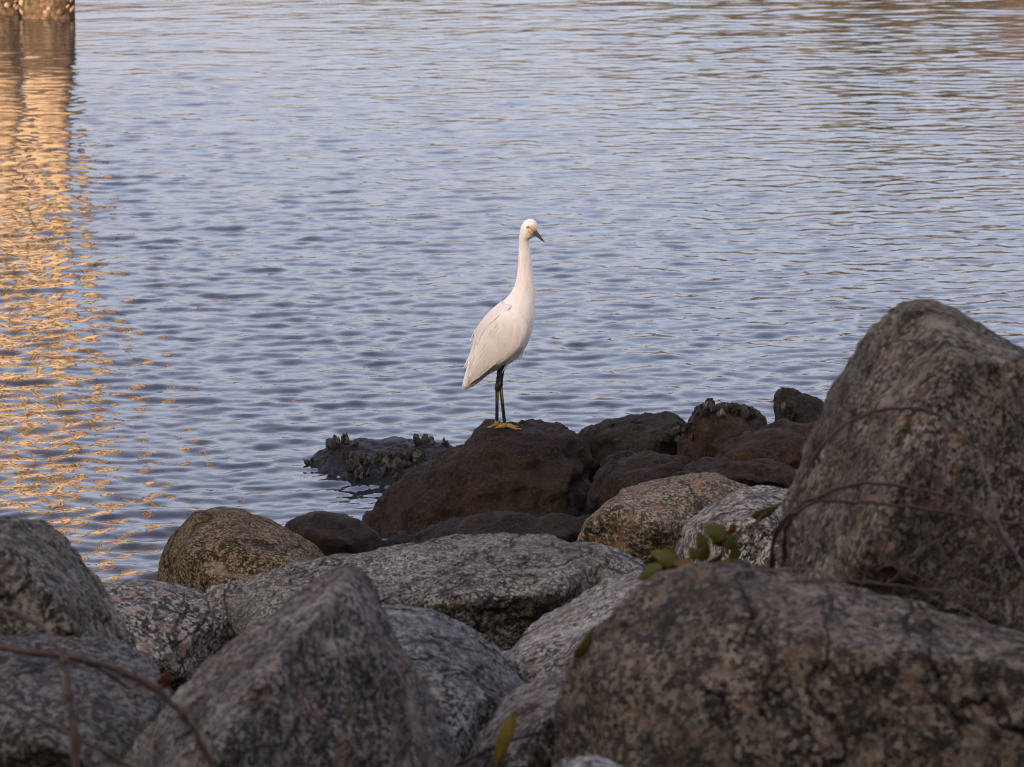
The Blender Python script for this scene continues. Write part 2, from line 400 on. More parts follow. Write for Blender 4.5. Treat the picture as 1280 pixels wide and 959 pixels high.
rock('I', 'tidal_rock', 'small dark rock between the brown round granite and the egret rock', 'rock', [
    dict(d=9.55, out=[(348, 690), (356, 655), (375, 643), (405, 641), (440, 650), (475, 665), (500, 745), (350, 740)],
         front=[(385, 665, -.1), (435, 680, -.12)], back=.3)], dk1, .011, 3, .02, .012, .006, GD)
rock('W', 'tidal_rock', 'small dark rock peeking out behind the left edge boulder', 'rock', [
    dict(d=7.4, out=[(-20, 700), (5, 668), (28, 661), (50, 670), (68, 690), (76, 712), (70, 760), (-20, 760)],
         front=[(30, 690, -.08), (55, 710, -.08)], back=.25)], dk2, .009, 3, .015, .01, .005, GD)
# granite
rock('J', 'granite_boulder', 'brown rounded granite boulder at the water edge on the left', 'rock', [
    dict(d=8.7, out=[(188, 740), (196, 706), (214, 672), (243, 647), (272, 640), (302, 643), (345, 662), (392, 687), (432, 716), (430, 780), (200, 780)],
         front=[(240, 690, -.2), (290, 680, -.2), (370, 710, -.2), (270, 740, -.3)], back=.45)],
     granite('brown_granite', (.24, .20, .145), (.095, .076, .052), (.018, .014, .010), (.20, .12, .07), .35, .05, seed=1., brown=.22, grain=1.3), .009, 3, .02, .01, .006, GG)
rock('L', 'granite_boulder', 'low speckled granite boulder in front of the brown round one', 'rock', [
    dict(d=7.35, out=[(95, 760), (108, 732), (150, 731), (200, 738), (250, 762), (300, 770), (310, 880), (90, 880)],
         front=[(140, 760, -.12), (210, 780, -.12), (180, 830, -.25)], back=.35)],
     granite('speckled_granite', (.30, .28, .27), (.12, .115, .115), pinkamt=.6, stain=.12, seed=2.), .008, 0, .02, .012, .006, GG)
rock('K', 'granite_boulder', 'long grey granite boulder across the middle with a dark mossy underside', 'rock', [
    dict(d=7.45, out=[(235, 800), (262, 740), (330, 719), (440, 713), (525, 702), (582, 685), (632, 672), (692, 671), (735, 685, -.05), (740, 740, -.2), (600, 850), (300, 860)],
         front=[(400, 745, -.26), (540, 752, -.38), (690, 742, -.36), (738, 705, -.2), (735, 755, -.24), (600, 850, -.22), (480, 840, -.24), (320, 790, -.26)], back=.45),
    dict(d=7.35, out=[(690, 690), (735, 684), (765, 690), (800, 703), (816, 716), (812, 770), (760, 800), (690, 800)],
         front=[(745, 715, -.1), (800, 730, -.12), (770, 770, -.16)], back=.3)],
     granite('grey_granite', (.32, .31, .29), (.13, .127, .125), pinkamt=.45, stain=.32, seed=3.), .008, 0, .02, .013, .007, GG)
rock('Mr', 'granite_boulder', 'granite boulder with a tan front face and smooth grey top', 'rock', [
    dict(d=8.65, out=[(716, 690), (735, 647), (768, 622), (820, 608), (882, 592), (905, 593), (935, 607), (960, 640), (950, 720), (730, 730)],
         front=[(733, 662, -.16), (766, 634, -.20), (822, 658, -.27), (836, 695, -.2), (770, 715, -.16), (900, 650, -.16)], back=.4)],
     granite('tan_faced_granite', (.28, .26, .235), (.115, .108, .10), pink=(.26, .16, .085), pinkamt=.6, stain=.12, seed=4., brown=.38, grain=1.15), .009, 3, .018, .01, .006, GG)
rock('N', 'granite_boulder', 'pale streaked granite boulder behind the green bramble leaves', 'rock', [
    dict(d=7.7, out=[(842, 700), (856, 662), (898, 632), (938, 614), (985, 612), (1030, 620), (1040, 760), (850, 760)],
         front=[(872, 690, -.10), (905, 655, -.18), (950, 650, -.2), (985, 720, -.26), (900, 740, -.2)], back=.35)],
     granite('pale_streaked_granite', (.46, .43, .42), (.20, .185, .185), (.03, .03, .035), pinkamt=.25, stain=.08, seed=5., streak=2.4), .008, 0, .02, .014, .008, GG)
rock('O', 'granite_boulder', 'tall peaked granite boulder on the right, biggest of all', 'rock', [
    dict(d=5.55, out=[(1150, 372), (1176, 375), (1216, 398, .02), (1290, 446, .1), (1460, 560, .15), (1480, 900), (980, 820), (974, 700), (988, 640), (1012, 578), (1042, 518), (1058, 470), (1092, 416), (1122, 385)],
         front=[(1196, 450, -.27), (1310, 464, -.20), (1140, 580, -.37), (1085, 690, -.40), (1310, 620, -.14), (1330, 800, -.06), (1110, 800, -.28), (1010, 730, -.16)], back=.55)],
     granite('peaked_granite', (.25, .225, .205), (.12, .108, .102), (.018, .016, .014), pink=(.27, .175, .105), pinkamt=.5, stain=.52, seed=6., streak=1.5, brown=.1), .0062, 0, .02, .013, .006, GG)
rock('P', 'granite_boulder', 'broad rough granite boulder in the bottom right foreground', 'rock', [
    dict(d=4.85, out=[(690, 1000), (698, 900), (722, 832), (752, 790), (792, 750), (835, 724), (882, 712), (950, 715), (1010, 738), (1090, 764), (1200, 788), (1340, 805), (1380, 1080), (690, 1080)],
         front=[(885, 716, -.03), (960, 762, -.17), (1040, 802, -.26), (1150, 818, -.28), (1330, 836, -.28), (780, 850, -.13), (940, 1060, -.26), (1200, 1060, -.28), (760, 1060, -.18), (1340, 1060, -.28)], back=.5)],
     granite('rough_granite', (.225, .195, .17), (.095, .082, .073), (.016, .016, .017), pink=(.22, .145, .10), pinkamt=.6, stain=.24, seed=7.), .0056, 0, .02, .014, .007, GG)
rock('Q', 'granite_boulder', 'pointed wedge-shaped granite boulder in the bottom left foreground', 'rock', [
    dict(d=4.85, out=[(425, 722), (445, 725), (466, 746), (482, 778), (503, 822), (522, 862), (547, 907), (600, 1010), (120, 1010), (158, 945), (214, 880), (258, 832), (310, 792), (362, 765), (397, 742)],
         front=[(430, 731, -.04), (398, 762, -.2), (330, 850, -.34), (275, 930, -.42), (240, 1010, -.48), (478, 800, -.02), (450, 900, -.13), (420, 1010, -.22), (540, 1010, -.05)], back=.45)],
     granite('wedge_granite', (.27, .25, .245), (.115, .105, .105), (.018, .018, .019), pink=(.27, .155, .10), pinkamt=.5, stain=.38, seed=8.), .0056, 0, .02, .012, .006, GG)
rock('Rr', 'granite_boulder', 'mottled granite boulder cut by the left edge of the picture', 'rock', [
    dict(d=5.7, out=[(-200, 680), (-120, 655), (-40, 648), (5, 655), (25, 667), (62, 692), (102, 742), (132, 782), (158, 828), (180, 900), (-150, 900)],
         front=[(10, 695, -.16), (60, 745, -.22), (110, 810, -.22), (-80, 700, -.16), (40, 900, -.2), (110, 900, -.2)], back=.45)],
     granite('mottled_granite', (.25, .23, .21), (.10, .094, .09), pinkamt=.45, stain=.2, seed=9.), .0062, 0, .02, .013, .006, GG)
rock('Sr', 'granite_boulder', 'dark low granite boulder in the bottom left corner behind the twigs', 'rock', [
    dict(d=5.15, out=[(-160, 840), (-60, 822), (20, 818), (100, 820), (160, 834), (196, 850), (214, 880), (220, 940), (240, 1020), (-160, 1020)],
         front=[(30, 850, -.1), (130, 860, -.1), (190, 900, -.14), (60, 930, -.28), (150, 980, -.26)], back=.4)],
     granite('dark_granite', (.19, .185, .185), (.075, .074, .077), (.015, .015, .017), pinkamt=.2, stain=.3, seed=10.), .0056, 0, .02, .012, .006, GG)
rock('T', 'granite_boulder', 'blue-grey granite boulder right behind the pointed wedge', 'rock', [
    dict(d=5.85, out=[(440, 760), (490, 764), (528, 773), (588, 808), (640, 846), (668, 872), (660, 920), (620, 1000), (440, 1010)],
         front=[(500, 830, -.26), (590, 880, -.28), (640, 895, -.12), (560, 960, -.36), (610, 985, -.3)], back=.4)],
     granite('blue_grey_granite', (.30, .305, .32), (.125, .13, .14), (.024, .026, .03), pinkamt=.18, stain=.08, seed=11.), .0062, 0, .02, .011, .005, GG)
rock('U', 'granite_boulder', 'pale pinkish granite slab in the gap between the long boulder and the broad one', 'rock', [
    dict(d=6.25, out=[(615, 850), (626, 823), (650, 808), (692, 795), (742, 765), (792, 735), (850, 712), (900, 720), (880, 850), (700, 920), (620, 900)],
         front=[(660, 840, -.12), (720, 810, -.14), (790, 780, -.14), (700, 880, -.25)], back=.35)],
     granite('pale_pink_granite', (.42, .40, .39), (.185, .175, .175), (.03, .03, .033), pink=(.36, .23, .18), pinkamt=.4, stain=.06, seed=12., streak=2.), .0075, 3, .024, .013, .007, GG)
rock('Vr', 'granite_boulder', 'pink-flecked granite boulder under the long yellow leaf', 'rock', [
    dict(d=5.35, out=[(560, 1000), (585, 945), (615, 905), (650, 878), (690, 862), (740, 850), (780, 900), (770, 1020), (560, 1040)],
         front=[(620, 930, -.1), (680, 900, -.14), (650, 980, -.2)], back=.35)],
     granite('pink_flecked_granite', (.27, .25, .24), (.11, .10, .10), pink=(.29, .18, .14), pinkamt=.6, stain=.15, seed=13.), .0062, 0, .02, .012, .006, GG)
rock('Xr', 'granite_boulder', 'tip of a pale grey stone at the bottom edge below the broad boulder', 'rock', [
    dict(d=4.3, out=[(660, 1000), (690, 974), (715, 960), (745, 955), (775, 961), (800, 976), (820, 1020), (660, 1030)],
         front=[(740, 965, -.06), (740, 1000, -.1)], back=.14)],
     granite('pale_grey_granite', (.36, .36, .37), (.17, .17, .18), pinkamt=.15, stain=.02, seed=14.), .0056, 0, .02, .008, .004, GG)

# ------------------------------------------------------------------ oysters on the tidal rocks
def oyster(key, px, py, size, mat, lean=None, rng=random):
    p, n = hit(key, px, py)
    if p is None: return
    up = Vector((rng.uniform(-.5, .5), rng.uniform(-.6, .1), 1)).normalized() if lean is None else Vector(lean).normalized()
    up = (up+n*.5).normalized()
    side = up.cross(Vector((rng.uniform(-1, 1), rng.uniform(-1, 1), .1))).normalized(); nor = up.cross(side)
    V, F = [], []
    prof = [(0, .22, .25), (.25, .42, .34), (.55, .5, .30), (.82, .36, .16), (1, .12, .03)]
    rings = []
    for t, wd, th in prof:
        c = p+up*((t-.12)*size)+side*(.12*size*math.sin(t*2.4))
        j = [1+rng.uniform(-.42, .35) for _ in range(8)]
        rings.append(np.array([tuple(c+side*(math.cos(a)*wd*.75*size*j[k])+nor*(math.sin(a)*th*.6*size*j[k])) for k, a in enumerate(np.arange(8)*math.pi/4)]))
    V, F = rings_mesh(rings)
    obj('oyster', V, F, mat, ROCKS[key], smooth=False)
rr = random.Random(5)
def cluster(key, x0, x1, y0, y1, n, s0, s1, pale=.1):
    for _ in range(n):
        oyster(key, rr.uniform(x0, x1), rr.uniform(y0, y1), rr.uniform(s0*.7, s1*.95), M['oyster_pale'] if rr.random() < pale else M['oyster'], None, rr)
cluster('B', 404, 434, 551, 560, 22, .025, .045, .05); cluster('B', 434, 448, 553, 558, 4, .018, .026, 0)
cluster('B', 518, 545, 552, 557, 6, .025, .042, 0); cluster('B', 550, 560, 556, 559, 3, .028, .036, 0); cluster('B', 384, 396, 572, 582, 4, .018, .03, .05)
cluster('B', 432, 530, 568, 602, 70, .026, .042, .03)
cluster('C', 760, 768, 531, 535, 2, .022, .032, 0); cluster('C', 788, 800, 527, 530, 3, .018, .024, 0); cluster('C', 838, 862, 532, 556, 14, .025, .04, .15)
cluster('D', 870, 938, 510, 523, 34, .026, .045, .12); cluster('D', 855, 872, 530, 550, 6, .025, .04, .2)
cluster('E', 973, 996, 510, 530, 10, .02, .034, .35)

# ------------------------------------------------------------------ egret
def build_egret():
    D0 = 10.3
    fp, fn = hit('A', 630, 537)
    if fp is None: fp, fn = hit('A', 630, 540)
    D0 = fp.y
    root = empty('egret', fp, 'white egret with dark bill and legs and yellow feet standing on the dark brown rock', 'bird')
    px = D0/FPX*1.03
    def dd(x): return -.0007*(x-620)
    bw = NB('white_plumage')
    st = bw.map((1, 1, .35), (0, .5, 0))
    c = bw.ramp(bw.noise(55, 5, .65, st), [(.3, (.83, .735, .635)), (.7, (.95, .855, .755))])
    nr = bw.bump(bw.noise(60, 6, .7, bw.map((1, 1, .22), (0, .55, 0))), .010, .7)
    white = bw.done(c, .75, nr, .15)
    bw.b.inputs['Subsurface Weight'].default_value = .15; bw.b.inputs['Subsurface Radius'].default_value = (.02, .015, .012); bw.b.inputs['Subsurface Scale'].default_value = 1
    black = plain('black_leg_scale', (.012, .012, .014), .45, .4, .4, 90)
    yellow = plain('yellow_foot_skin', (.22, .13, .018), .55, .35, .4, 120)
    orange = plain('yellow_face_skin', (.68, .44, .18), .55, .35, .2, 120)
    bill = plain('dark_bill', (.010, .011, .014), .35, .45, .4, 60)
    iris = plain('pale_yellow_iris', (.45, .33, .05), .3, .5, .1, 60)
    pupil = plain('black_pupil', (.004, .004, .004), .15, .5, .1, 60)
    def loft(name, ribs, mat, n=24, sub=5, par=root, sq=1.0):
        A = catmull([list(pt(a[0], a[1], D0+dd((a[0]+b[0])/2)+o)) for a, b, h, o in ribs], sub)
        B = catmull([list(pt(b[0], b[1], D0+dd((a[0]+b[0])/2)+o)) for a, b, h, o in ribs], sub)
        H = catmull([[h, 0, 0] for a, b, h, o in ribs], sub)[:, 0]
        rings = []
        for a, b, h in zip(A, B, H):
            c = (a+b)/2; e = (b-a)/2
            rings.append(np.array([c+e*math.cos(t)+np.array([0, -1, -.18])*(abs(math.sin(t))**sq*math.copysign(1, math.sin(t))*max(h, .0008)) for t in np.arange(n)*2*math.pi/n]))
        V, F = rings_mesh(rings); return obj(name, V, F, mat, par)
    body = loft('body', [
        ((577.5, 483), (583, 487), .004, 0), ((579.5, 474), (596, 480), .012, 0), ((584, 458), (612, 467), .024, 0), ((588.5, 440), (632, 457), .040, 0),
        ((593, 422), (646, 447), .052, 0), ((599, 406), (658, 433), .058, 0), ((611, 393), (665, 415), .058, 0), ((627, 379), (668.5, 397), .050, 0),
        ((638, 367), (669, 379), .037, 0), ((644, 355), (668.5, 362), .027, 0), ((646.5, 341), (666.5, 344), .0215, 0), ((648, 321), (664, 322), .0175, 0),
        ((648.5, 306), (661.5, 307), .0150, 0), ((649, 296), (661, 300), .0155, 0), ((650, 289), (664, 298), .0185, 0), ((652, 282), (669, 294), .0205, 0),
        ((656, 276.5), (671.5, 288.5), .0195, 0), ((661.5, 274), (672, 283.5), .0145, 0), ((666, 274.5), (671.5, 279.5), .007, 0)], white)
    bt = BVHTree.FromPolygons([tuple(v.co+fp) for v in body.data.vertices], [tuple(p.vertices) for p in body.data.polygons])
    def bh(x, y):
        p, n, i, d_ = bt.ray_cast(CAM, ray(x, y).normalized()); return p, n
    # folded wings (near and far side) with feather rows
    def wing(side):
        line = [((650, 390), (660, 408), .010), ((634, 388), (657, 424), .017), ((617, 396), (646, 440), .018), ((604, 411), (632, 452), .016),
                ((596, 428), (619, 460), .013), ((589, 448), (606, 469), .010), ((582, 470), (592, 479), .006), ((578, 482), (582, 486), .003)]
        ribs = []
        hh = [.040, .048, .052, .050, .043, .030, .013, .004]
        for (a, b, t), h in zip(line, hh): ribs.append((a, b, t, -side*h))
        return loft('wing', ribs, white, 20, 5)
    wn = wing(1); wf = wing(-1)
    wt = BVHTree.FromPolygons([tuple(v.co+fp) for v in wn.data.vertices], [tuple(p.vertices) for p in wn.data.polygons])
    def feather(name, pts, width, par, lift=.003, tree=None):
        Vs, Fs = [], []; P3 = []
        for (x, y) in pts:
            p = None
            for tr in (wt, bt):
                q = tr.ray_cast(CAM, ray(x, y).normalized())[0]
                if q is not None and (p is None or q.y < p.y): p = q
            P3.append(p)
        last = next((p for p in P3 if p is not None), None)
        if last is None: return
        for i, p in enumerate(P3):
            if p is None: p = pt(pts[i][0], pts[i][1], last.y)
            last = p; P3[i] = np.array(p)+np.array([0, -lift, 0])
        C_ = catmull(P3, 4); L = len(C_)
        rings = []
        for i, p in enumerate(C_):
            t = i/(L-1.); wv = width*(math.sin(math.pi*min(1, .12+t*.6))**.7)*(1-max(0, (t-.8)/.2)**2*.85)
            d_ = C_[min(i+1, L-1)]-C_[max(i-1, 0)]; nrm = np.cross(d_, [0, 1, 0]); nrm /= np.linalg.norm(nrm)+1e-9
            rings.append(np.array([p-nrm*wv+np.array([0, .0025, 0]), p+np.array([0, -.0003, 0]), p+nrm*wv+np.array([0, .0025, 0]), p+np.array([0, .003, 0])]))
        V, F = rings_mesh(rings); obj(name, V, F, white, par)
    # flight feathers along the lower wing, scapulars over the back
    for k in range(7):
        t = k/6.
        feather('flight_feather', [(640-22*t, 434-22*t), (622-17*t, 451-18*t), (604-12*t, 466-12*t), (584+2*t, 482-6*t)], .0085, wn, .0003)
    for k in range(6):
        t = k/5.
        feather('covert_feather', [(650-20*t, 400-6*t), (640-20*t, 418-10*t), (630-20*t, 432-12*t)], .009, wn, .0003)
    for k in range(5):
        t = k/4.
        feather('scapular_feather', [(640-12*t, 382-4*t), (622-9*t, 396-3*t), (606-6*t, 412-2*t), (596-3*t, 432-6*t)], .0095, body, .0022)
    # loose plumes: over the tail, at the notch of the back and under the breast
    pr = random.Random(4)
    for (x0, y0, x1, y1, n_, w_) in ((606, 404, 588, 432, 7, .0022), (596, 424, 583, 462, 6, .002), (640, 452, 629, 462, 6, .0022), (612, 464, 596, 477, 4, .002), (655, 436, 645, 450, 5, .002)):
        for k in range(n_):
            j = lambda q: pr.uniform(-q, q)
            a_ = (x0+j(5), y0+j(5)); b_ = (x1+j(6), y1+j(5)); m_ = ((a_[0]+b_[0])/2+j(2), (a_[1]+b_[1])/2+j(2))
            hs = [bh(*q)[0] for q in (a_, m_, b_)]
            if hs[0] is None: continue
            yy = hs[0].y
            P_ = [pt(q[0], q[1], (h.y if h is not None else yy+.012)-.003) for q, h in zip((a_, m_, b_), hs)]
            V, F = tube(P_, [w_, w_*.8, .0004], 5, 5); obj('plume', V, F, white, body)
    # bill: upper and lower mandible
    def cone(name, p0, p1, d0, d1, r0, mat, zf=.7):
        a, b_ = pt(*p0, D0+d0), pt(*p1, D0+d1); V, F = tube([a, a.lerp(b_, .35), a.lerp(b_, .7), b_], [r0, r0*.78, r0*.48, r0*.10], 10, 4); return obj(name, V, F, mat, root)
    cone('upper_mandible', (666.8, 286.8), (681, 302.8), -.040, -.070, 2.4*px, bill)
    cone('lower_mandible', (665.4, 289.0), (679.8, 302.6), -.040, -.069, 2.2*px, bill)
    # face skin and eye
    def ellipsoid(name, c, ax, rad, mat, par):
        ax = [Vector(a).normalized() for a in ax]; V, F = [], []; rings = []
        for i in range(1, 8):
            ph = math.pi*i/8
            rings.append(np.array([tuple(c+ax[0]*(rad[0]*math.cos(ph))+ax[1]*(rad[1]*math.sin(ph)*math.cos(a))+ax[2]*(rad[2]*math.sin(ph)*math.sin(a))) for a in np.arange(12)*math.pi/6]))
        V, F = rings_mesh(rings); return obj(name, V, F, mat, par)
    for (x, y, r0, r1, nm_, mt) in ((666.2, 285.4, 5.2, 3.0, 'face_skin', orange), (664.0, 291.2, 5.2, 1.5, 'gape_skin', orange)):
        p, n = bh(x, y)
        if p is None: continue
        t = (pt(675, 294, D0)-pt(661, 284, D0)); t = (t-n*t.dot(n)).normalized()
        ellipsoid(nm_, p, (t, n.cross(t), n), (r0*px, r1*px, .0035), mt, root)
    p, n = bh(660.2, 284.2)
    if p is not None:
        e = ellipsoid('eye', p+n*.0006, (Vector((1, 0, 0)), Vector((0, 0, 1)), n), (2.3*px, 1.9*px, .0036), iris, root)
        ellipsoid('pupil', p+n*.003, (Vector((1, 0, -.5)), Vector((.5, 0, 1)), n), (2.7*px, 1.5*px, .0040), pupil, e)
    # thigh feathering, legs, feet
    V, F = tube([pt(630, 446, D0+dd(630)), pt(628.5, 456, D0+dd(630)), pt(627, 464, D0+dd(628))], [.022, .014, .005], 14, 5); obj('thigh', V, F, white, root)
    def leg(kx, ky, fx, fy, off, hipx, yaw):
        # the foot lands on the rock under (fx, fy)
        q, n = hit('A', fx, fy)
        if q is None: q = fp
        hip = pt(hipx, 452, D0+dd(628)+off); knee = pt(kx, ky, D0+dd(620)+off)
        ank = q+Vector((0, 0, .012))
        if abs(knee.y-ank.y) > .12: ank.y = knee.y+.03
        tib = tube([hip, hip.lerp(knee, .5), knee], [.0085, .0065, .0055], 10, 5)
        kn = tube([knee+Vector((.002, 0, .014)), knee, knee-Vector((0, 0, .014))], [.0056, .0078, .0052], 10, 5)
        tar = tube([knee, knee.lerp(ank, .5), ank], [.0055, .0048, .0052], 10, 5)
        V, F = merge([tib, kn, tar]); L = obj('leg', V, F, black, root)
        st_ = tube([knee+Vector((.002, -.004, .006)), knee.lerp(ank, .25)+Vector((.001, -.0035, 0)), knee.lerp(ank, .6)+Vector((0, -.003, 0))], [.0026, .0026, .001], 8, 4)
        obj('yellow_stripe', *st_, yellow, L)
        parts = [tube([ank+Vector((0, 0, .010)), ank, ank-Vector((0, 0, .008))], [.0052, .0075, .006], 9, 3)]
        for a, ln in ((yaw-18, .038), (yaw, .048), (yaw+22, .042), (yaw+176, .030)):
            v = Vector((math.sin(R(a)), -math.cos(R(a)), 0)); pts = [ank-Vector((0, 0, .004))]
            for s in (.3, .65, 1.):
                w_ = ank+v*(ln*s); h_ = BV['A'].ray_cast(w_+Vector((0, 0, .15)), Vector((0, 0, -1)))[0]
                z = h_.z+.004 if h_ is not None and abs(h_.z-ank.z) < .05 else ank.z-.010
                pts.append(Vector((w_.x, w_.y, z+(.004 if s < .5 else .001))))
            parts.append(tube(pts, [.0040, .0034, .0036, .0015], 8, 4))
        V, F = merge(parts); obj('foot', V, F, yellow, L)
    leg(621.5, 484, 621, 534.5, .012, 626, 78); leg(625.5, 481, 631, 536.5, -.012, 629, 84)
    return root
build_egret()

# ------------------------------------------------------------------ pier pilings, far left
def piling(px0, px1, wy, label, seed):
    a, b_ = on_water(px0, wy), on_water(px1, wy); c = (a+b_)/2; r = (b_-a).length/2; c.y += r
    rg = random.Random(seed)
    root = empty('pier_piling', (c.x, c.y, 0), label, 'piling', 'pier pilings at the far left')
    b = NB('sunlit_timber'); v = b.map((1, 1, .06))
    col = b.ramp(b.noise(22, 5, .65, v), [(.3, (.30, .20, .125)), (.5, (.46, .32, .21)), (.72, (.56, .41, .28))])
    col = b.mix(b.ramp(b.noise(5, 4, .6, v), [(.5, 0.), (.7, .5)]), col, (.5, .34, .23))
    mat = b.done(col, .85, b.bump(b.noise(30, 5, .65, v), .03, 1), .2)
    n = 28; rings = []
    for z in np.linspace(-1.2, 12, 90):
        rings.append(np.array([(c.x+(r*(1+.02*math.sin(5*t+z)+.012*math.sin(11*t+3*z+seed)))*math.cos(t), c.y+r*math.sin(t)*(1+.02*math.sin(4*t)), z) for t in np.arange(n)*2*math.pi/n]))
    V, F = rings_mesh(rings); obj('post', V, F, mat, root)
    V, F = [], []
    b = NB('tide_crust'); col = b.ramp(b.noise(16, 5, .7), [(.33, (.016, .011, .007)), (.5, (.07, .042, .024)), (.68, (.17, .105, .065))])
    cm = b.done(col, .85, b.bump(b.noise(20, 5, .7), .03, 1), .25)
    rings = []
    for i, z in enumerate(np.linspace(-.5, .75, 15)):
        k = 1.05 if 0 < i < 14 else .9
        rings.append(np.array([(c.x+r*(k+.035*math.sin(7*t+9*z)+rg.uniform(-.02, .03))*math.cos(t), c.y+r*(k+rg.uniform(-.02, .03))*math.sin(t), z) for t in np.arange(36)*2*math.pi/36]))
    V, F = rings_mesh(rings); obj('tide_crust', V, F, cm, root)
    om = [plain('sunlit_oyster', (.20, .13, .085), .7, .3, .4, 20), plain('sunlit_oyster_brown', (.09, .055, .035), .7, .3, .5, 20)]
    for i in range(38):
        t = rg.uniform(math.pi, 2*math.pi); z = .02+.5*rg.random()**1.6; s = rg.uniform(.03, .065)
        p = Vector((c.x+r*1.06*math.cos(t), c.y+r*1.06*math.sin(t), z)); nrm = Vector((math.cos(t), math.sin(t), 0)); side = Vector((-nrm.y, nrm.x, 0)); up = (Vector((0, 0, 1))+nrm*.5+side*rg.uniform(-.4, .4)).normalized()
        rg_ = []
        for tt, wd, th in ((0, .2, .25), (.35, .5, .35), (.7, .42, .22), (1, .1, .05)):
            rg_.append(np.array([tuple(p+up*(s*(tt-.4))+side*(math.cos(a_)*wd*s)+nrm*(math.sin(a_)*th*s)) for a_ in np.arange(8)*math.pi/4]))
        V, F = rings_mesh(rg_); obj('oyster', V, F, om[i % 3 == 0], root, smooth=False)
piling(25, 88, 24, 'sunlit oyster-crusted piling at the top left, right one of the pair', 1)
piling(-40, 23, 18, 'sunlit piling cut by the left edge, left one of the pair', 2)

# ------------------------------------------------------------------ brambles, leaves, twigs
def leaf(parent, px, py, d, L, wd, ang, mat, tilt=.5, curl=.25, name='leaf'):
    c = pt(px, py, d); a = Vector((math.cos(R(ang)), 0, math.sin(R(ang))))
    side = Vector((-math.sin(R(ang)), 0, math.cos(R(ang)))); nf = Vector((0, -1, 0))
    side = (side*math.cos(tilt)+nf*math.sin(tilt)).normalized(); nf = a.cross(side).normalized()
    if nf.y > 0: nf = -nf
    V, F = [], []; N = 8
    for i in range(N+1):
        t = i/N; w_ = 1.15*wd*math.sin(math.pi*t**.8)**.8*(1-.25*t)+.0004; sv = .94+.08*(i % 2)
        m = c+a*(L*(t-.5))-nf*(curl*L*(t-.4)**2)
        V += [tuple(m+side*w_*sv+nf*w_*.25), tuple(m), tuple(m-side*w_*sv+nf*w_*.25)]
        V += [tuple(Vector(q)-nf*.0009) for q in V[-3:]]
    for i in range(N):
        o = i*6
        F += [(o, o+1, o+7, o+6), (o+1, o+2, o+8, o+7), (o+3, o+9, o+10, o+4), (o+4, o+10, o+11, o+5), (o, o+6, o+9, o+3), (o+2, o+5, o+11, o+8)]
    return obj(name, V, F, mat, parent)
def stem(name, pts, rad, mat, label, cat, group, child='stem', leaves=()):
    P = [pt(*p) for p in pts]
    root = empty(name, P[0], label, cat, group)
    rad = [r_*(.92 if P[0].x > 0 else 1.05) for r_ in rad]; rg = random.Random(len(pts)*31+int(abs(P[0].x)*999)); D_ = catmull([tuple(p) for p in P], 5); L_ = len(D_)
    D_ = [Vector(q)+Vector((rg.uniform(-1, 1), rg.uniform(-1, 1), rg.uniform(-1, 1)))*.0016 for q in D_]
    rr_ = [float(np.interp(i/(L_-1.), np.linspace(0, 1, len(rad)), rad))*(1.38 if i % 5 == 2 else rg.uniform(.86, 1.02)) for i in range(L_)]
    ps = [tube(D_, rr_, 8, 3)]
    if child == 'stem' and name.startswith('bramble_vine'):
        for i in range(1, L_-1):
            for _ in range(2):
                q = D_[i].lerp(D_[i+1], rg.random()); v_ = Vector((rg.uniform(-1, 1), rg.uniform(-1, .2), rg.uniform(-1, 1))).normalized()
                ps.append(tube([q, q+v_*(rr_[i]*1.5), q+v_*(rr_[i]*2.6)+Vector((0, 0, -.0008))], [rr_[i]*.5, rr_[i]*.28, rr_[i]*.05], 5, 2))
    V, F = merge(ps); obj(child, V, F, mat, root)
    for lf in leaves: leaf(root, *lf)
    return root
GV = 'bramble vines over the boulders'
DV = 4.86
stem('bramble_vine', [(968, 715, 5.05), (967, 680, 5.0), (985, 640, 5.0), (1008, 590, 5.02), (1040, 545, 5.02), (1085, 516, 5.05), (1135, 510, 5.08), (1175, 520, 5.08), (1225, 562, 5.05), (1300, 600, 5.05)],
     [.0032, .0028, .0024, .0016], M['vine'], 'dark red vine arching highest over the tall peaked boulder', 'vine', GV)
stem('bramble_vine', [(963, 720, 5.03), (970, 665, 4.98), (1000, 632, 4.96), (1050, 610, 4.95), (1090, 604, 4.95), (1150, 612, 4.93), (1210, 634, 4.92), (1260, 680, 4.9), (1300, 740, 4.9)],
     [.0035, .003, .0026, .002], M['vine'], 'thick dark red vine looping low across the tall peaked boulder', 'vine', GV)
stem('bramble_vine', [(980, 700, 5.02), (985, 655, 4.97), (1015, 629, 4.95), (1070, 628, 4.95), (1120, 632, 4.93), (1180, 640, 4.92), (1240, 652, 4.92), (1310, 655, 4.9)],
     [.003, .0028, .0024, .002], M['vine'], 'nearly level reddish vine running right across the tall peaked boulder', 'vine', GV)
stem('bramble_vine', [(1172, 640, 4.95), (1182, 590, 5.0), (1180, 550, 5.04), (1200, 528, 5.07), (1240, 520, 5.08)],
     [.002, .0018, .0012], M['vine'], 'short thin vine shoot hooking upward on the tall peaked boulder', 'vine', GV)
stem('dry_stalk', [(905, 713, 4.74), (960, 712, 4.7), (1020, 713, 4.68), (1055, 730, 4.66), (1078, 750, 4.66)], [.0016, .0016, .0012], M['grass'],
     'pale grey dry stalk lying on top of the broad boulder', 'stalk', 'dry stalks in the brambles')
stem('dry_stalk', [(985, 728, 4.72), (1060, 725, 4.68), (1140, 735, 4.66), (1220, 745, 4.66), (1300, 752, 4.66)], [.0013, .0013, .001], M['twig'],
     'thin brown dry stalk running level under the tall peaked boulder', 'stalk', 'dry stalks in the brambles')
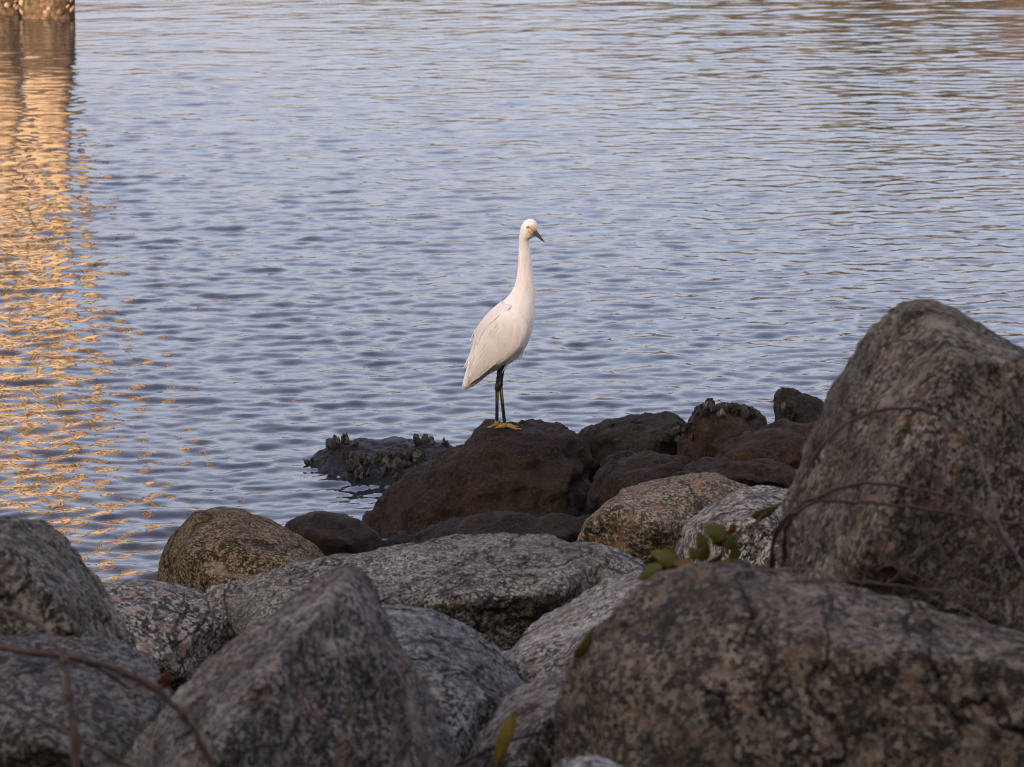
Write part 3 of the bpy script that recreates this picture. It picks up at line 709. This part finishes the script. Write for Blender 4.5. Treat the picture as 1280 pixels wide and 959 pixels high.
stem('dry_stalk', [(1222, 560, 4.86), (1240, 620, 4.82), (1252, 660, 4.8), (1285, 720, 4.78)], [.0018, .002, .0018], M['grass'],
     'grey dry stalk leaning steeply at the right edge', 'stalk', 'dry stalks in the brambles')
stem('dry_stalk', [(1195, 755, 4.66), (1250, 790, 4.6), (1300, 812, 4.58)], [.0013, .0014, .0012], M['twig'],
     'brown dry stalk slanting down at the right edge above the broad boulder', 'stalk', 'dry stalks in the brambles')
# leafy shoot on the broad boulder's crest
dl = 4.98
stem('bramble_sprig', [(960, 640, dl+.02), (925, 668, dl), (905, 690, dl), (880, 705, dl), (850, 712, dl-.02), (815, 728, dl-.04), (795, 745, dl-.05)], [.0021, .0018, .0013], M['vine'],
     'leafy bramble sprig with green and reddening leaves on the crest of the broad boulder', 'plant', None, 'stem', [
         (893, 665, dl-.02, .036, .0135, 150, M['leaf_g'], .35, .2), (912, 678, dl-.01, .026, .0095, 70, M['leaf_g'], .5, .2), (880, 690, dl, .030, .0105, 70, M['leaf_g'], .6, .2),
         (912, 705, dl-.02, .044, .0105, 8, M['leaf_y'], .5, .25), (866, 692, dl, .022, .010, 120, M['leaf_g'], .7, .2), (915, 662, dl, .02, .007, 60, M['leaf_r'], .7, .2),
         (832, 697, dl-.02, .046, .0125, 155, M['leaf_g'], .4, .3), (812, 716, dl-.03, .040, .0105, 210, M['leaf_g'], .4, .3), (808, 736, dl-.04, .038, .0085, 215, M['leaf_r'], .6, .3), (845, 710, dl-.02, .030, .007, 190, M['leaf_r'], .6, .3),
         (895, 700, dl, .026, .009, 40, M['leaf_r'], .7, .2), (900, 674, dl, .026, .010, 30, M['leaf_r'], .4, .2), (918, 690, dl, .030, .009, 75, M['leaf_g'], .6, .2), (876, 676, dl+.01, .028, .010, 105, M['leaf_g'], .6, .2), (822, 728, dl-.05, .032, .008, 220, M['leaf_r'], .4, .3), (855, 706, dl-.03, .03, .008, 170, M['leaf_r'], .5, .2)])
stem('bramble_sprig', [(985, 625, 5.15), (955, 640, 5.12), (930, 650, 5.1), (925, 680, 5.1)], [.0014, .0012, .001], M['vine'],
     'single green leaf on a thin red shoot against the pale streaked boulder', 'plant', None, 'stem', [(957, 640, 5.1, .046, .0085, 22, M['leaf_g'], .4, .2), (990, 680, 5.1, .012, .004, 10, M['leaf_r'], .4, .2)])
stem('bramble_sprig', [(770, 770, 4.8), (752, 780, 4.76), (735, 800, 4.72), (722, 825, 4.7)], [.0012, .001, .0008], M['vine'],
     'narrow curled green leaf on the left shoulder of the broad boulder', 'plant', None, 'stem', [(731, 806, 4.70, .048, .0085, 58, M['leaf_g'], .5, .35)])
stem('bramble_sprig', [(735, 905, 4.56), (710, 893, 4.56), (675, 883, 4.58), (652, 885, 4.6), (640, 893, 4.6)], [.0012, .0013, .0012], M['vine'],
     'long yellow blade leaf hanging over the pink-flecked boulder', 'plant', None, 'stem', [(630, 925, 4.6, .082, .0095, 250, M['leaf_y'], .35, .25)])
stem('fallen_twig', [(560, 965, 4.6), (600, 942, 4.62), (650, 922, 4.63), (700, 913, 4.64)], [.0026, .0022, .0018], plain('dark_bare_twig', (.016, .011, .009), .7, .2, .3, 40),
     'dark thin twig lying below the long yellow leaf', 'twig', 'bare twigs in the foreground')
stem('fallen_twig', [(676, 930, 4.62), (688, 945, 4.6), (694, 975, 4.58)], [.0022, .002, .002], M['twig'],
     'short dark twig stub at the bottom edge left of the broad boulder', 'twig', 'bare twigs in the foreground')
rv = random.Random(21)
for k in range(10):                       # the tangle of thin shoots at the foot of the tall boulder
    x, y = rv.uniform(1040, 1270), rv.uniform(690, 790); a = R(rv.uniform(15, 165)); ln = rv.uniform(70, 170); cv = rv.uniform(-.9, .9)
    P_ = []
    for i in range(5):
        P_.append((x, y, 4.80+.015*i+rv.uniform(-.015, .015))); x += math.cos(a)*ln/4; y -= math.sin(a)*ln/4; a += cv/4+rv.uniform(-.15, .15)
    stem('bramble_shoot', P_, [.0013, .0011, .0007], (M['vine'], M['twig'], M['vine'])[k % 3],
         'thin dark bramble shoot in the tangle at the foot of the tall peaked boulder', 'vine', 'thin bramble shoots at the foot of the tall boulder')
# left foreground stems
stem('bramble_vine', [(-40, 806, 4.35), (20, 812, 4.3), (80, 820, 4.28), (130, 832, 4.28), (180, 852, 4.28), (215, 880, 4.28), (243, 915, 4.28), (272, 970, 4.28)],
     [.0048, .0042, .004, .0036], M['twig'], 'thick brown vine arching down over the bottom left boulders', 'vine', GV)
stem('bramble_vine', [(-40, 752, 4.5), (20, 765, 4.42), (55, 785, 4.36), (75, 812, 4.3), (120, 834, 4.3), (165, 862, 4.32)],
     [.0032, .003, .0026, .002], M['twig'], 'thinner brown vine crossing the thick one in the bottom left', 'vine', GV)
stem('fallen_twig', [(78, 812, 4.26), (84, 850, 4.24), (92, 900, 4.22), (98, 975, 4.2)], [.004, .0045, .005], M['twig'],
     'upright brown twig standing in the bottom left corner', 'twig', 'bare twigs in the foreground')
stem('fallen_twig', [(-30, 862, 4.3), (40, 895, 4.28), (110, 930, 4.26), (170, 965, 4.26)], [.0028, .0028, .0026], M['twig'],
     'slanting brown twig low in the bottom left corner', 'twig', 'bare twigs in the foreground')
tag(leaf(None, 205, 850, 4.55, .028, .009, 60, leafmat('dead_leaf', (.08, .024, .012), (.10, .034, .014), (.055, .018, .01)), .5, .2, 'dead_leaf'),
    'small dead orange brown leaf caught beside the pointed wedge boulder', 'leaf')
